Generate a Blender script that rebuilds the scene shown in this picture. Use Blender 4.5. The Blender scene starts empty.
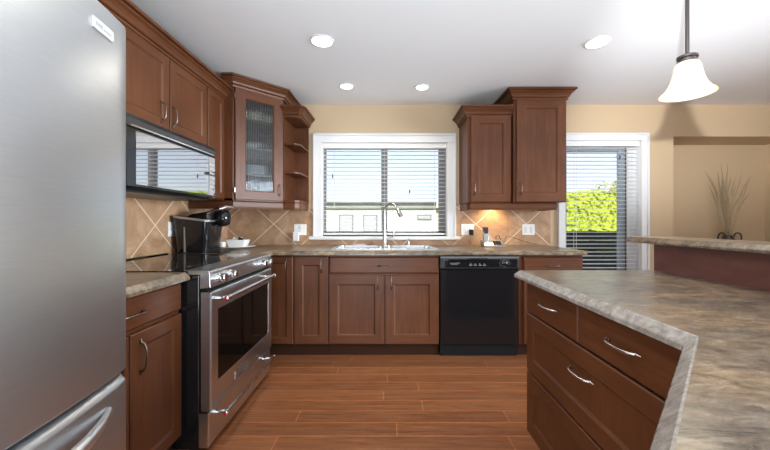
import bpy, bmesh, math, random
from mathutils import Vector, Matrix
random.seed(7)
PI = math.pi
SC = bpy.context.scene
COL = SC.collection

# ------------------------------------------------------------------ camera, world, lights, exposure
EYE = 1.17
FL = -0.03                      # finished floor height
CEIL = 2.435
WALLY = 3.65                    # sink wall
WALLX = -1.75                   # range wall
cam_d = bpy.data.cameras.new('camera'); cam = bpy.data.objects.new('camera', cam_d); COL.objects.link(cam)
cam.location = (0, 0, EYE); cam.rotation_euler = (PI/2, 0, 0)
cam_d.sensor_width = 36; cam_d.lens = 336/770*36
cam_d.shift_x = -3/770; cam_d.shift_y = -4/770
cam_d.clip_start = 0.02; cam_d.clip_end = 200
SC.camera = cam
SC.view_settings.view_transform = 'Standard'; SC.view_settings.look = 'None'
SC.view_settings.gamma = 1.0; SC.view_settings.exposure = 0.0
try: SC.view_settings.use_curve_mapping = False
except Exception: pass

w = bpy.data.worlds.new('world'); SC.world = w; w.use_nodes = True
nt = w.node_tree; bg = nt.nodes['Background']
sky = nt.nodes.new('ShaderNodeTexSky'); sky.sky_type = 'NISHITA'; sky.sun_disc = False
sky.sun_elevation = math.radians(38); sky.sun_rotation = math.radians(200); sky.air_density = 1.0; sky.dust_density = 0.6
mxw = nt.nodes.new('ShaderNodeMix'); mxw.data_type = 'RGBA'; tcw = nt.nodes.new('ShaderNodeTexCoord'); nsw = nt.nodes.new('ShaderNodeTexNoise')
nsw.inputs['Scale'].default_value = 3.0; nsw.inputs['Detail'].default_value = 5; rmw = nt.nodes.new('ShaderNodeValToRGB')
rmw.color_ramp.elements[0].position = .35; rmw.color_ramp.elements[0].color = (.45, .45, .45, 1); rmw.color_ramp.elements[1].position = .62; rmw.color_ramp.elements[1].color = (.9, .9, .9, 1)
nt.links.new(tcw.outputs['Generated'], nsw.inputs['Vector']); nt.links.new(nsw.outputs['Fac'], rmw.inputs['Fac']); nt.links.new(rmw.outputs['Color'], mxw.inputs[0])
nt.links.new(sky.outputs['Color'], mxw.inputs[6]); mxw.inputs[7].default_value = (4.7, 4.8, 5.5, 1)      # thin white cloud over the blue
nt.links.new(mxw.outputs[2], bg.inputs['Color']); bg.inputs['Strength'].default_value = 0.235

def light(name, kind, loc, power, color=(1,1,1), rot=None, target=None, **kw):
    d = bpy.data.lights.new(name, kind); d.energy = power; d.color = color
    for k, v in kw.items(): setattr(d, k, v)
    o = bpy.data.objects.new(name, d); COL.objects.link(o); o.location = loc
    if target is not None:
        o.rotation_euler = (Vector(target)-Vector(loc)).to_track_quat('-Z', 'Y').to_euler()
    elif rot: o.rotation_euler = rot
    return o
light('sun', 'SUN', (0, -5, 8), 7.0, (1, .96, .88), target=(1.2, 5.5, 2.6), angle=0.01)
# unseen fill lights added to brighten the room, then the photographer's direct flash
FILL_TINT = (.87, .955, 1.04)
light('rear_fill_light', 'AREA', (-.2, -3.2, 1.5), 55, FILL_TINT, target=(-.6, 3.0, 1.3), shape='RECTANGLE', size=2.6, size_y=1.9)  # fill added behind the camera; the rear wall is solid
light('dining_side_fill', 'AREA', (4.9, 0.4, 1.4), 140, FILL_TINT, target=(-1.6, 1.4, 1.3), shape='RECTANGLE', size=2.4, size_y=1.7, spread=1.45)  # fill added from the dining side to brighten the range wall
light('ceiling_fill', 'AREA', (0.3, -1.0, 0.6), 165, FILL_TINT, target=(0.0, 0.7, 4.0), shape='RECTANGLE', size=3.0, size_y=1.6)  # upward fill added to brighten the ceiling
light('camera_flash', 'SPOT', (0.06, -0.03, 1.55), 800, (.96, .98, 1.0), target=(1.47, 1.65, 1.88), spot_size=.56, spot_blend=1.0, shadow_soft_size=0.035)

# ------------------------------------------------------------------ materials
def mat(name, base=(.5,.5,.5), rough=.5, metal=0.0, **kw):
    m = bpy.data.materials.new(name); m.use_nodes = True
    b = m.node_tree.nodes['Principled BSDF']
    b.inputs['Base Color'].default_value = (*base, 1); b.inputs['Roughness'].default_value = rough
    b.inputs['Metallic'].default_value = metal
    for k, v in kw.items():
        b.inputs[k.replace('_', ' ')].default_value = v
    return m
def N(m, t, **kw):
    n = m.node_tree.nodes.new(t)
    for k, v in kw.items(): setattr(n, k, v)
    return n
def L(m, a, b): m.node_tree.links.new(a, b)
def bsdf(m): return m.node_tree.nodes['Principled BSDF']
def objcoord(m, scale, rot=(0,0,0), loc=(0,0,0)):
    tc = N(m, 'ShaderNodeTexCoord'); mp = N(m, 'ShaderNodeMapping')
    mp.inputs['Scale'].default_value = scale; mp.inputs['Rotation'].default_value = rot; mp.inputs['Location'].default_value = loc
    L(m, tc.outputs['Object'], mp.inputs['Vector']); return mp.outputs['Vector']
def noise(m, vec, scale, detail=4, rough=.55, dist=0.0):
    n = N(m, 'ShaderNodeTexNoise'); n.inputs['Scale'].default_value = scale; n.inputs['Detail'].default_value = detail
    n.inputs['Roughness'].default_value = rough; n.inputs['Distortion'].default_value = dist
    L(m, vec, n.inputs['Vector']); return n.outputs['Fac']
def ramp(m, fac, stops):
    r = N(m, 'ShaderNodeValToRGB'); e = r.color_ramp.elements
    while len(e) < len(stops): e.new(0.5)
    for i, (p, c) in enumerate(stops): e[i].position = p; e[i].color = (*c, 1)
    L(m, fac, r.inputs['Fac']); return r.outputs['Color']
def mixc(m, a, b, fac, mode='MIX'):
    x = N(m, 'ShaderNodeMix', data_type='RGBA', blend_type=mode)
    if isinstance(fac, float): x.inputs[0].default_value = fac
    else: L(m, fac, x.inputs[0])
    for s, v in ((6, a), (7, b)):
        if isinstance(v, tuple): x.inputs[s].default_value = (*v, 1)
        else: L(m, v, x.inputs[s])
    return x.outputs[2]
def math_(m, op, a, b=None):
    n = N(m, 'ShaderNodeMath', operation=op)
    for i, v in enumerate((a, b)):
        if v is None: continue
        if isinstance(v, (int, float)): n.inputs[i].default_value = v
        else: L(m, v, n.inputs[i])
    return n.outputs[0]
def bump(m, h, strength=.1, dist=.01):
    b = N(m, 'ShaderNodeBump'); b.inputs['Strength'].default_value = strength; b.inputs['Distance'].default_value = dist
    L(m, h, b.inputs['Height']); L(m, b.outputs['Normal'], bsdf(m).inputs['Normal'])

def wood(name, sc, tone=1.0):
    m = mat(name, rough=.38, Specular_IOR_Level=.28)
    v = objcoord(m, sc)
    f = noise(m, v, 3.0, 5, .6, .4)
    v2 = objcoord(m, (1.4, 1.4, 1.4)); f2 = noise(m, v2, 1.6, 2)
    c = ramp(m, f, [(.25, (.078*tone, .0255*tone, .0095*tone)), (.5, (.103*tone, .0355*tone, .0138*tone)), (.78, (.130*tone, .048*tone, .020*tone))])
    c = mixc(m, c, ramp(m, f2, [(.3, (.75, .72, .70)), (.7, (1.1, 1.1, 1.1))]), 1.0, 'MULTIPLY')
    L(m, c, bsdf(m).inputs['Base Color']); return m
WV = wood('cherry_upright_grain', (14, 14, 1.1)); WH = wood('cherry_level_grain', (1.1, 1.1, 16))
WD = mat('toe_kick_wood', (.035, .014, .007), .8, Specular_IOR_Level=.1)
WIN = mat('cabinet_inside', (.22, .15, .10), .6)
MAROON = mat('bar_riser_wood', rough=.4)
L(MAROON, ramp(MAROON, noise(MAROON, objcoord(MAROON, (2, 2, 6)), 4, 6, .65), [(.3, (.105, .036, .028)), (.7, (.15, .058, .046))]), bsdf(MAROON).inputs['Base Color'])

def steel(name, sc, base=.66, rough=.28):
    m = mat(name, (base,)*3, rough, 1.0)
    f = noise(m, objcoord(m, sc), 4.0, 3)
    L(m, ramp(m, f, [(.3, (base*.89, base*.93, base*.97)), (.7, (base*.99, base*1.04, base*1.085))]), bsdf(m).inputs['Base Color'])
    bump(m, f, .03, .002)
    return m
STEEL = steel('brushed_steel', (3, 3, 220))
STEEL_FRIDGE = steel('fridge_brushed_steel', (3, 3, 220), .57, .36)
CHROME = mat('polished_steel', (.72, .72, .73), .16, 1.0)
NICKEL = mat('satin_nickel', (.60, .58, .55), .25, 1.0)
PEWTER = mat('dark_pewter', (.20, .165, .135), .28, 1.0)
SINK = mat('sink_steel', (.62, .62, .63), .25, 1.0)
BLACKG = mat('black_gloss', (.008, .008, .009), .12)
BLACKGLASS = mat('black_glass', (.006, .006, .007), .04)
BLACKM = mat('black_matte', (.007, .007, .0075), .55, Specular_IOR_Level=.2)
DARKG = mat('dark_grey_plastic', (.022, .022, .024), .35)
SILV = mat('silver_plastic', (.40, .40, .40), .35, .7)
WHITE = mat('white_paint', (.68, .69, .70), .4)
WHITEP = mat('white_plastic', (.82, .82, .80), .35)
CERAMIC = mat('white_ceramic', (.82, .81, .79), .2)
SLAT = mat('blind_slat_white', (.70, .70, .69), .45)
VINYL = mat('window_vinyl_backlit', (.20, .20, .205), .45)  # grey puts the frame's backlit shade into its colour
RED = mat('red_medallion', (.35, .01, .02), .25)
MARK = mat('light_grey_marking', (.20, .205, .21), .5)
MIRRORG = mat('mirrored_oven_glass', (.02, .02, .022), .03, 0.0, IOR=6.5)
BRONZE = mat('dark_bronze', (.10, .085, .08), .35, .9)
GOLD = mat('brown_paper', (.40, .24, .12), .6)

WALLM = mat('tan_wall_paint', (.53, .40, .255), .6)
CEILM = mat('ceiling_paint', (.76, .77, .78), .8)
bump(CEILM, noise(CEILM, objcoord(CEILM, (1,1,1)), 90, 3), .12, .004)
bump(WALLM, noise(WALLM, objcoord(WALLM, (1,1,1)), 160, 2), .05, .002)

FLOORM = mat('laminate_plank_floor', rough=.30)
_tc = N(FLOORM, 'ShaderNodeTexCoord'); _sp = N(FLOORM, 'ShaderNodeSeparateXYZ'); L(FLOORM, _tc.outputs['Object'], _sp.inputs[0])
_row = math_(FLOORM, 'FLOOR', math_(FLOORM, 'DIVIDE', _sp.outputs[1], .125))
_wn = N(FLOORM, 'ShaderNodeTexWhiteNoise', noise_dimensions='1D'); L(FLOORM, _row, _wn.inputs['W'])
_xs = math_(FLOORM, 'ADD', _sp.outputs[0], math_(FLOORM, 'MULTIPLY', _wn.outputs['Value'], 1.28))
_cb = N(FLOORM, 'ShaderNodeCombineXYZ'); L(FLOORM, _xs, _cb.inputs[0]); L(FLOORM, _sp.outputs[1], _cb.inputs[1])
br = N(FLOORM, 'ShaderNodeTexBrick'); L(FLOORM, _cb.outputs[0], br.inputs['Vector'])
br.offset = 0.0; br.squash = 1.0
for k, val in (('Scale', 1.0), ('Mortar Size', .0034), ('Mortar Smooth', .3), ('Bias', 0.0), ('Brick Width', 1.28), ('Row Height', .125)):
    br.inputs[k].default_value = val
br.inputs['Color1'].default_value = (.86, .86, .86, 1); br.inputs['Color2'].default_value = (1.06, 1.05, 1.04, 1); br.inputs['Mortar'].default_value = (1.75, 1.72, 1.68, 1)  # paler seams put the plank bevel sheen into the colour
_mp = N(FLOORM, 'ShaderNodeMapping'); _mp.inputs['Scale'].default_value = (1.3, 26, 1); L(FLOORM, _cb.outputs[0], _mp.inputs['Vector'])
_f = noise(FLOORM, _mp.outputs['Vector'], 2.0, 9, .72, 1.2)
_c = ramp(FLOORM, _f, [(.30, (.105, .036, .015)), (.43, (.19, .070, .029)), (.57, (.245, .098, .042)), (.70, (.31, .135, .062))])
L(FLOORM, mixc(FLOORM, _c, br.outputs['Color'], 1.0, 'MULTIPLY'), bsdf(FLOORM).inputs['Base Color'])

def tile(name, axis, c0):
    m = mat(name, rough=.38)
    tc = N(m, 'ShaderNodeTexCoord'); sp = N(m, 'ShaderNodeSeparateXYZ'); L(m, tc.outputs['Object'], sp.inputs[0])
    u = math_(m, 'DIVIDE', math_(m, 'SUBTRACT', sp.outputs[axis], c0), .548)
    v = math_(m, 'DIVIDE', math_(m, 'SUBTRACT', sp.outputs[2], 1.137), .50)
    d = None
    for s in ('ADD', 'SUBTRACT'):
        q = math_(m, s, u, v); q = math_(m, 'ABSOLUTE', math_(m, 'SUBTRACT', math_(m, 'FRACT', math_(m, 'ADD', q, .5)), .5))
        d = q if d is None else math_(m, 'MINIMUM', d, q)
    g = math_(m, 'LESS_THAN', d, .0105)
    f = noise(m, objcoord(m, (1,1,1)), 5, 9, .74, .8)
    c = ramp(m, f, [(.30, (.22, .115, .060)), (.43, (.38, .22, .122)), (.56, (.47, .29, .17)), (.70, (.62, .44, .30))])
    L(m, mixc(m, c, (.78, .64, .48), g), bsdf(m).inputs['Base Color'])
    bump(m, math_(m, 'SUBTRACT', 1.0, g), .25, .003)
    return m
TILE_BACK = tile('diagonal_tile_back', 0, -1.239); TILE_LEFT = tile('diagonal_tile_left', 1, 2.513)

COUNTER = mat('stone_look_laminate', rough=.28)
_v = objcoord(COUNTER, (1.0, 2.0, 1.6), rot=(0, 0, .25))
_f1 = noise(COUNTER, _v, 17.0, 12, .78, .4); _f2 = noise(COUNTER, objcoord(COUNTER, (1.0, 3.0, 2), rot=(0,0,.25), loc=(3,1,0)), 7.0, 12, .80, .6)
_f3 = noise(COUNTER, objcoord(COUNTER, (1, 2.2, 1), rot=(0,0,.25), loc=(5, 2, 1)), 2.6, 6, .6, .6)
_c = ramp(COUNTER, _f1, [(.36, (.060, .045, .034)), (.46, (.15, .116, .086)), (.54, (.21, .170, .128)), (.64, (.33, .285, .23))])
_d = ramp(COUNTER, _f2, [(.38, (.30, .27, .26)), (.45, (.92, .91, .90)), (.58, (1.05, 1.0, .92)), (.65, (.60, .60, .63))])
_g = ramp(COUNTER, _f3, [(.38, (.62, .64, .68)), (.60, (1.08, 1.0, .88))])
L(COUNTER, mixc(COUNTER, mixc(COUNTER, _c, _d, 1.0, 'MULTIPLY'), _g, 1.0, 'MULTIPLY'), bsdf(COUNTER).inputs['Base Color'])

def glassmat(name, tint=(1,1,1), base=.04, power=5.0):
    m = bpy.data.materials.new(name); m.use_nodes = True; t = m.node_tree; t.nodes.clear()
    out = t.nodes.new('ShaderNodeOutputMaterial'); mx = t.nodes.new('ShaderNodeMixShader')
    tr = t.nodes.new('ShaderNodeBsdfTransparent'); tr.inputs['Color'].default_value = (*tint, 1)
    gl = t.nodes.new('ShaderNodeBsdfGlossy'); gl.inputs['Roughness'].default_value = .03
    fr = t.nodes.new('ShaderNodeFresnel'); fr.inputs['IOR'].default_value = base
    t.links.new(fr.outputs[0], mx.inputs[0]); t.links.new(tr.outputs[0], mx.inputs[1]); t.links.new(gl.outputs[0], mx.inputs[2])
    t.links.new(mx.outputs[0], out.inputs['Surface']); return m
PANE = glassmat('window_glass', (.97, .98, .98), 1.2)
REEDED = glassmat('reeded_glass', (.78, .83, .86), 1.8)
_t = REEDED.node_tree; _rf = _t.nodes.new('ShaderNodeBsdfRefraction'); _rf.inputs['IOR'].default_value = 1.4; _rf.inputs['Color'].default_value = (.85, .9, .93, 1); _rf.inputs['Roughness'].default_value = .02
_mx = [n for n in _t.nodes if n.type == 'MIX_SHADER'][0]; _tr = [n for n in _t.nodes if n.type == 'BSDF_TRANSPARENT'][0]
_m2 = _t.nodes.new('ShaderNodeMixShader'); _m2.inputs[0].default_value = .6; _t.links.new(_tr.outputs[0], _m2.inputs[1]); _t.links.new(_rf.outputs[0], _m2.inputs[2]); _t.links.new(_m2.outputs[0], _mx.inputs[1])

EMIT = mat('lamp_lens', (1, 1, 1), .5, Emission_Color=(1, .97, .90, 1), Emission_Strength=6.0)
SHADE = mat('frosted_shade_glass', (.44, .385, .29), .35, Emission_Color=(1, .88, .66, 1), Emission_Strength=0.10)
BULB = mat('lit_bulb', (1, 1, 1), .5, Emission_Color=(1, .92, .75, 1), Emission_Strength=3)

LEAF = mat('hedge_leaf', rough=.6)
L(LEAF, ramp(LEAF, noise(LEAF, objcoord(LEAF, (1,1,1)), 9, 4), [(.3, (.20, .30, .02)), (.5, (.42, .52, .035)), (.7, (.58, .66, .07))]), bsdf(LEAF).inputs['Base Color'])
LEAF2 = mat('tree_leaf', rough=.6)
L(LEAF2, ramp(LEAF2, noise(LEAF2, objcoord(LEAF2, (1,1,1)), 3, 3), [(.35, (.30, .36, .10)), (.65, (.60, .50, .30))]), bsdf(LEAF2).inputs['Base Color'])
LAWN = mat('lawn_grass', (.05, .085, .02), .9)
L(LAWN, ramp(LAWN, noise(LAWN, objcoord(LAWN, (1,1,1)), 6, 5), [(.3, (.03, .06, .012)), (.7, (.08, .12, .03))]), bsdf(LAWN).inputs['Base Color'])
SIDING = mat('white_siding', (.75, .74, .70), .7); CREAM = mat('cream_siding', (.70, .58, .38), .7)
ROOFG = mat('green_grey_fascia', (.035, .042, .036), .6); ROOFL = mat('pale_gutter', (.22, .26, .19), .5)
STEMM = mat('dried_grass', (.34, .27, .16), .8); BARK = mat('bark', (.12, .08, .05), .9)
DECK = mat('patio_concrete', (.18, .18, .17), .9)

# ------------------------------------------------------------------ mesh helpers
class Frame:
    """O + a*u + b*z + c*n : a along the face, b up, c outward from the face"""
    def __init__(self, O, u, n): self.O, self.u, self.n = Vector(O), Vector(u).normalized(), Vector(n).normalized()
    def __call__(self, a, b, c): return self.O + self.u*a + Vector((0, 0, b)) + self.n*c
ORG = {}
class MB:
    def __init__(s): s.v, s.f, s.m = [], [], []
    def add(s, co, faces, mi=0):
        k = len(s.v); s.v += [Vector(c) for c in co]
        for f in faces: s.f.append([k+i for i in f]); s.m.append(mi)
        return s
    def box(s, x0, x1, y0, y1, z0, z1, mi=0):
        c = [(x, y, z) for x in (x0, x1) for y in (y0, y1) for z in (z0, z1)]
        return s.add(c, [(0,1,3,2), (4,6,7,5), (0,4,5,1), (2,3,7,6), (0,2,6,4), (1,5,7,3)], mi)
    def fbox(s, F, a0, a1, b0, b1, c0, c1, mi=0, ch=0.0):
        if ch <= 0:
            c = [F(a, b, k) for a in (a0, a1) for b in (b0, b1) for k in (c0, c1)]
            return s.add(c, [(0,1,3,2), (4,6,7,5), (0,4,5,1), (2,3,7,6), (0,2,6,4), (1,5,7,3)], mi)
        r = [[F(a0,b0,c0), F(a1,b0,c0), F(a1,b1,c0), F(a0,b1,c0)], [F(a0,b0,c1-ch), F(a1,b0,c1-ch), F(a1,b1,c1-ch), F(a0,b1,c1-ch)],
             [F(a0+ch,b0+ch,c1), F(a1-ch,b0+ch,c1), F(a1-ch,b1-ch,c1), F(a0+ch,b1-ch,c1)]]
        return s.rings(r, mi)
    def rings(s, rings, mi=0, caps=True, closed=True, mids=None):
        n = len(rings[0]); co = [p for r in rings for p in r]; fs = []
        k0 = len(s.v); s.v += [Vector(c) for c in co]
        for i in range(len(rings)-1):
            for j in range(n if closed else n-1):
                q = [i*n+j, i*n+(j+1) % n, (i+1)*n+(j+1) % n, (i+1)*n+j]
                s.f.append([k0+t for t in q]); s.m.append(mids[j] if mids else mi)
        if caps:
            s.f.append([k0+t for t in range(n)][::-1]); s.m.append(mi)
            s.f.append([k0+(len(rings)-1)*n+t for t in range(n)]); s.m.append(mi)
        return s
    def prism(s, poly, z0, z1, mi=0):
        return s.rings([[(x, y, z0) for x, y in poly], [(x, y, z1) for x, y in poly]], mi)
    def fprism(s, F, poly, a0, a1, mi=0):   # poly in (c, b), swept along a
        return s.rings([[F(a0, b, c) for c, b in poly], [F(a1, b, c) for c, b in poly]], mi)
    def tube(s, path, r, seg=10, mi=0, flat=1.0):
        P = [Vector(p) for p in path]; n = len(P); R = r if isinstance(r, (list, tuple)) else [r]*n
        T = [(P[min(i+1, n-1)]-P[max(i-1, 0)]).normalized() for i in range(n)]
        up = Vector((0, 0, 1)) if abs(T[0].z) < .9 else Vector((1, 0, 0))
        A = T[0].cross(up).normalized(); rg = []
        for i in range(n):
            A = (A - T[i]*A.dot(T[i])).normalized(); B = T[i].cross(A)
            rg.append([P[i] + (A*math.cos(t)+B*math.sin(t)*flat)*R[i] for t in (2*PI*k/seg for k in range(seg))])
        return s.rings(rg, mi)
    def lathe(s, c, prof, seg=24, mi=0, axis=(0,0,1), closed=False, sx=1.0, sy=1.0):
        c = Vector(c); q = Vector((0, 0, 1)).rotation_difference(Vector(axis))
        rg = [[c + q @ Vector((r*sx*math.cos(2*PI*k/seg), r*sy*math.sin(2*PI*k/seg), z)) for k in range(seg)] for r, z in prof]
        if closed: rg.append(rg[0])
        return s.rings(rg, mi, caps=not closed)
    def sweep(s, path, prof, mi=0):
        """sweep prof [(out, z)] along a 2D path; out = to the right of the direction; mitred corners"""
        P = [Vector(p) for p in path]; n = len(P); rg = []
        for i in range(n):
            d0 = (P[i]-P[i-1]).normalized() if i else (P[1]-P[0]).normalized()
            d1 = (P[i+1]-P[i]).normalized() if i < n-1 else d0
            n0, n1 = Vector((d0.y, -d0.x)), Vector((d1.y, -d1.x))
            mdir = (n0+n1).normalized(); mdir /= max(.3, mdir.dot(n0))
            rg.append([(P[i].x+mdir.x*o, P[i].y+mdir.y*o, z) for o, z in prof])
        return s.rings(rg, mi)
    def build(s, name, mats, parent=None, smooth=None, bevel=0.0, loc=None, seg=2):
        if not isinstance(mats, (list, tuple)): mats = [mats]
        org = ORG[parent.name] if parent is not None else Vector(loc if loc else (0, 0, 0))
        me = bpy.data.meshes.new(name); me.from_pydata([v-org for v in s.v], [], s.f)
        for m in mats: me.materials.append(m)
        for p, i in zip(me.polygons, s.m): p.material_index = i
        bm = bmesh.new(); bm.from_mesh(me); bmesh.ops.remove_doubles(bm, verts=bm.verts, dist=1e-6)
        bmesh.ops.recalc_face_normals(bm, faces=bm.faces); bm.to_mesh(me); bm.free()
        if smooth:
            me.shade_smooth(); me.set_sharp_from_angle(angle=math.radians(smooth))
        o = bpy.data.objects.new(name, me); COL.objects.link(o)
        if parent is not None: o.parent = parent
        else: o.location = org
        ORG[o.name] = org
        if bevel:
            b = o.modifiers.new('bevel', 'BEVEL'); b.width = bevel; b.segments = seg; b.limit_method = 'ANGLE'; b.angle_limit = math.radians(40)
        return o
def tag(o, label=None, cat=None, group=None, kind=None):
    for k, v in (('label', label), ('category', cat), ('group', group), ('kind', kind)):
        if v: o[k] = v
    return o
def thing(name, label, cat, loc, group=None):
    o = bpy.data.objects.new(name, None); COL.objects.link(o); o.location = loc; o.empty_display_size = .05
    ORG[o.name] = Vector(loc); return tag(o, label, cat, group)
def struct(o): o['kind'] = 'structure'; return o

LF = lambda x: Frame((x, 0, 0), (0, 1, 0), (1, 0, 0))       # faces of the range wall run, looking toward +X
BF = lambda y: Frame((0, y, 0), (1, 0, 0), (0, -1, 0))      # faces of the sink wall run, looking toward -Y
IF = lambda x: Frame((x, 0, 0), (0, -1, 0), (-1, 0, 0))     # faces of the peninsula, looking toward -X

def handle(parent, F, a, b, vertical, length=.105, m=None, c0=.02, name='handle'):
    """arched pull with flared, pointed ends on two posts"""
    mb = MB(); h = length/2; pts, rad = [], []
    for i in range(15):
        t = -1+2*i/14; off = .026*math.sqrt(max(0, 1-abs(t)**2.6)); q = t*h*1.0
        pts.append((q, c0+.004+off)); rad.append(.0042+.0018*abs(t)**2)
    path = [F(a, b+q, c) if vertical else F(a+q, b, c) for q, c in pts]
    mb.tube(path, rad, 8)
    for sgn in (-1, 1):
        q0 = sgn*h
        mb.tube([F(a, b+q0*k, c0+d) if vertical else F(a+q0*k, b, c0+d) for k, d in ((.88, .004), (1.0, .006), (1.12, .005), (1.26, .003))], [.005, .0068, .005, .0015], 8)
    return mb.build(name, m or PEWTER, parent, smooth=50)

def panel_door(parent, name, F, a0, a1, b0, b1, st=.056, th=.02, mats=None, rail=None, opening=False):
    mb = MB(); rl = rail or st
    def R(ia, ib, c): return [F(a0+ia, b0+ib, c), F(a1-ia, b0+ib, c), F(a1-ia, b1-ib, c), F(a0+ia, b1-ib, c)]
    g = [1, 0, 1, 0]
    rr = [R(0, 0, 0), R(0, 0, th-.004), R(.004, .004, th), R(st, rl, th), R(st+.003, rl+.003, th-.003), R(st+.011, rl+.011, th-.009)]
    if opening:
        rr.append(R(st+.011, rl+.011, 0)); rr.append(rr[0])
        mb.rings(rr, caps=False, mids=g)
    else:
        mb.rings(rr[:1]+rr[1:], caps=False, mids=g)
        mb.add(rr[0], [(3, 2, 1, 0)]); mb.add(rr[-1], [(0, 1, 2, 3)])
    return mb.build(name, mats or [WV, WH], parent)
def slab_front(parent, name, F, a0, a1, b0, b1, th=.02, ch=.008):
    return MB().fbox(F, a0, a1, b0, b1, 0, th, 0, ch).build(name, WH, parent)

CROWN = lambda z0, z1, pr=.072: [(0, z0), (.014, z0), (.016, z0+.012), (.009, z0+.015), (.009, z0+.019), (.022, z0+.022), (.026, z0+.030), (.028, z0+(z1-z0)*.42),
          (.040, z0+(z1-z0)*.58), (.056, z0+(z1-z0)*.68), (.056, z0+(z1-z0)*.74), (.051, z0+(z1-z0)*.76), (.051, z0+(z1-z0)*.80), (pr, z0+(z1-z0)*.82), (pr, z1), (0, z1)]
RAIL = lambda z0, z1: [(0.0, z0), (.016, z0), (.020, z0+.02), (.020, z1-.012), (.012, z1), (0.0, z1)]

# ------------------------------------------------------------------ room shell
X1, Y0 = 5.2, -3.6
struct(MB().box(WALLX-.12, X1+.12, Y0-.12, WALLY+.14, FL-.15, FL).build('floor', FLOORM))
struct(MB().box(WALLX-.3, X1+.3, Y0-.3, WALLY+.55, CEIL, CEIL+.35).build('ceiling', CEILM))
struct(MB().box(WALLX-.12, WALLX, Y0, WALLY+.14, FL, CEIL).build('wall_left', WALLM))
struct(MB().box(X1, X1+.12, Y0, WALLY+.5, FL, CEIL).build('wall_right', WALLM))
struct(MB().box(WALLX, X1, Y0-.12, Y0, FL, CEIL).build('wall_rear', WALLM))
# sink wall with window, patio door and niche openings
WX0, WX1, WZ0, WZ1 = -.715, .640, 1.005, 2.02       # window opening
DX0, DX1, DZ1 = 1.92, 2.74, 2.04                   # patio door opening
NX0, NX1, NZ0, NZ1 = 3.10, 4.55, .78, 2.088         # niche
b = MB(); y0, y1 = WALLY, WALLY+.14
for x0, x1, z0, z1 in ((WALLX, WX0, FL, CEIL), (WX0, WX1, FL, WZ0), (WX0, WX1, WZ1, CEIL), (WX1, DX0, FL, CEIL), (DX0, DX1, DZ1, CEIL),
                       (DX1, NX0, FL, CEIL), (NX0, NX1, FL, NZ0), (NX0, NX1, NZ1, CEIL), (NX1, X1, FL, CEIL)):
    b.box(x0, x1, y0, y1, z0, z1)
struct(b.build('wall_back', WALLM))
yb = WALLY+.41
for nm, bx_ in (('wall_niche_back', (NX0-.05, NX1+.05, yb, yb+.05, NZ0-.05, NZ1+.05)), ('wall_niche_left', (NX0-.05, NX0, y1, yb, NZ0-.05, NZ1+.05)),
                ('wall_niche_right', (NX1, NX1+.05, y1, yb, NZ0-.05, NZ1+.05)), ('wall_niche_sill', (NX0, NX1, y1, yb, NZ0-.05, NZ0)), ('wall_niche_top', (NX0, NX1, y1, yb, NZ1, NZ1+.05))):
    struct(MB().box(*bx_).build(nm, WALLM))
# tiled splashbacks
b = MB(); TZ = 1.36; ty = WALLY-.009
b.box(WALLX, -.862, ty, WALLY, .88, TZ); b.box(-.862, WX0-.09, ty, WALLY, .88, 1.30); b.box(WX0-.09, WX1+.09, ty, WALLY, .88, .985); b.box(WX1+.09, 1.76, ty, WALLY, .88, TZ)
tag(struct(b.build('wall_tile_back', TILE_BACK)), 'diagonal tan stone tile splashback on the sink wall', 'tile')
tag(struct(MB().box(WALLX, WALLX+.009, 1.05, WALLY-.009, .88, 1.76).build('wall_tile_left', TILE_LEFT)), 'diagonal tan stone tile splashback behind the range', 'tile')

# ------------------------------------------------------------------ window over the sink
b = MB(); cy = WALLY
cas = [(0, 0), (.012, .012)]
def casing(b, x0, x1, z0, z1, w, sides='lrt'):
    if 'l' in sides: b.box(x0-w, x0, cy-.022, cy, z0, z1); b.box(x0-w, x0-w+.02, cy-.034, cy-.022, z0, z1+w)
    if 'r' in sides: b.box(x1, x1+w, cy-.022, cy, z0, z1); b.box(x1+w-.02, x1+w, cy-.034, cy-.022, z0, z1+w)
    if 't' in sides: b.box(x0-w, x1+w, cy-.022, cy, z1, z1+w); b.box(x0-w+.02, x1+w-.02, cy-.034, cy-.022, z1+w-.02, z1+w)
casing(b, WX0, WX1, WZ0, WZ1, .095)
struct(b.build('trim_1', WHITE, bevel=.004))
struct(MB().box(WX0-.135, WX1+.135, cy-.055, cy+.06, WZ0-.038, WZ0).build('trim_2', WHITE, bevel=.008))
win = struct(thing('window_1', 'white sliding window over the sink with frame darkened as backlit', None, (0, cy+.09, WZ0)))
b = MB()
for x0, x1, z0, z1 in ((WX0, WX0+.025, WZ0, WZ1), (WX1-.075, WX1, WZ0, WZ1), (WX0, WX1, WZ0, WZ0+.05), (WX0, WX1, WZ1-.05, WZ1), (-.075, -.005, WZ0, WZ1)):
    b.box(x0, x1, cy+.075, cy+.13, z0, z1)
b.build('window_frame', VINYL, win)
MB().box(WX0+.05, WX1-.07, cy+.10, cy+.106, WZ0+.045, WZ1-.045).build('pane', PANE, win)
b = MB()
b.box(WX0, WX0+.006, cy, cy+.075, WZ0, WZ1); b.box(WX1-.006, WX1, cy, cy+.075, WZ0, WZ1); b.box(WX0, WX1, cy, cy+.075, WZ1-.006, WZ1)
b.build('reveal', WHITE, win)

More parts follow.
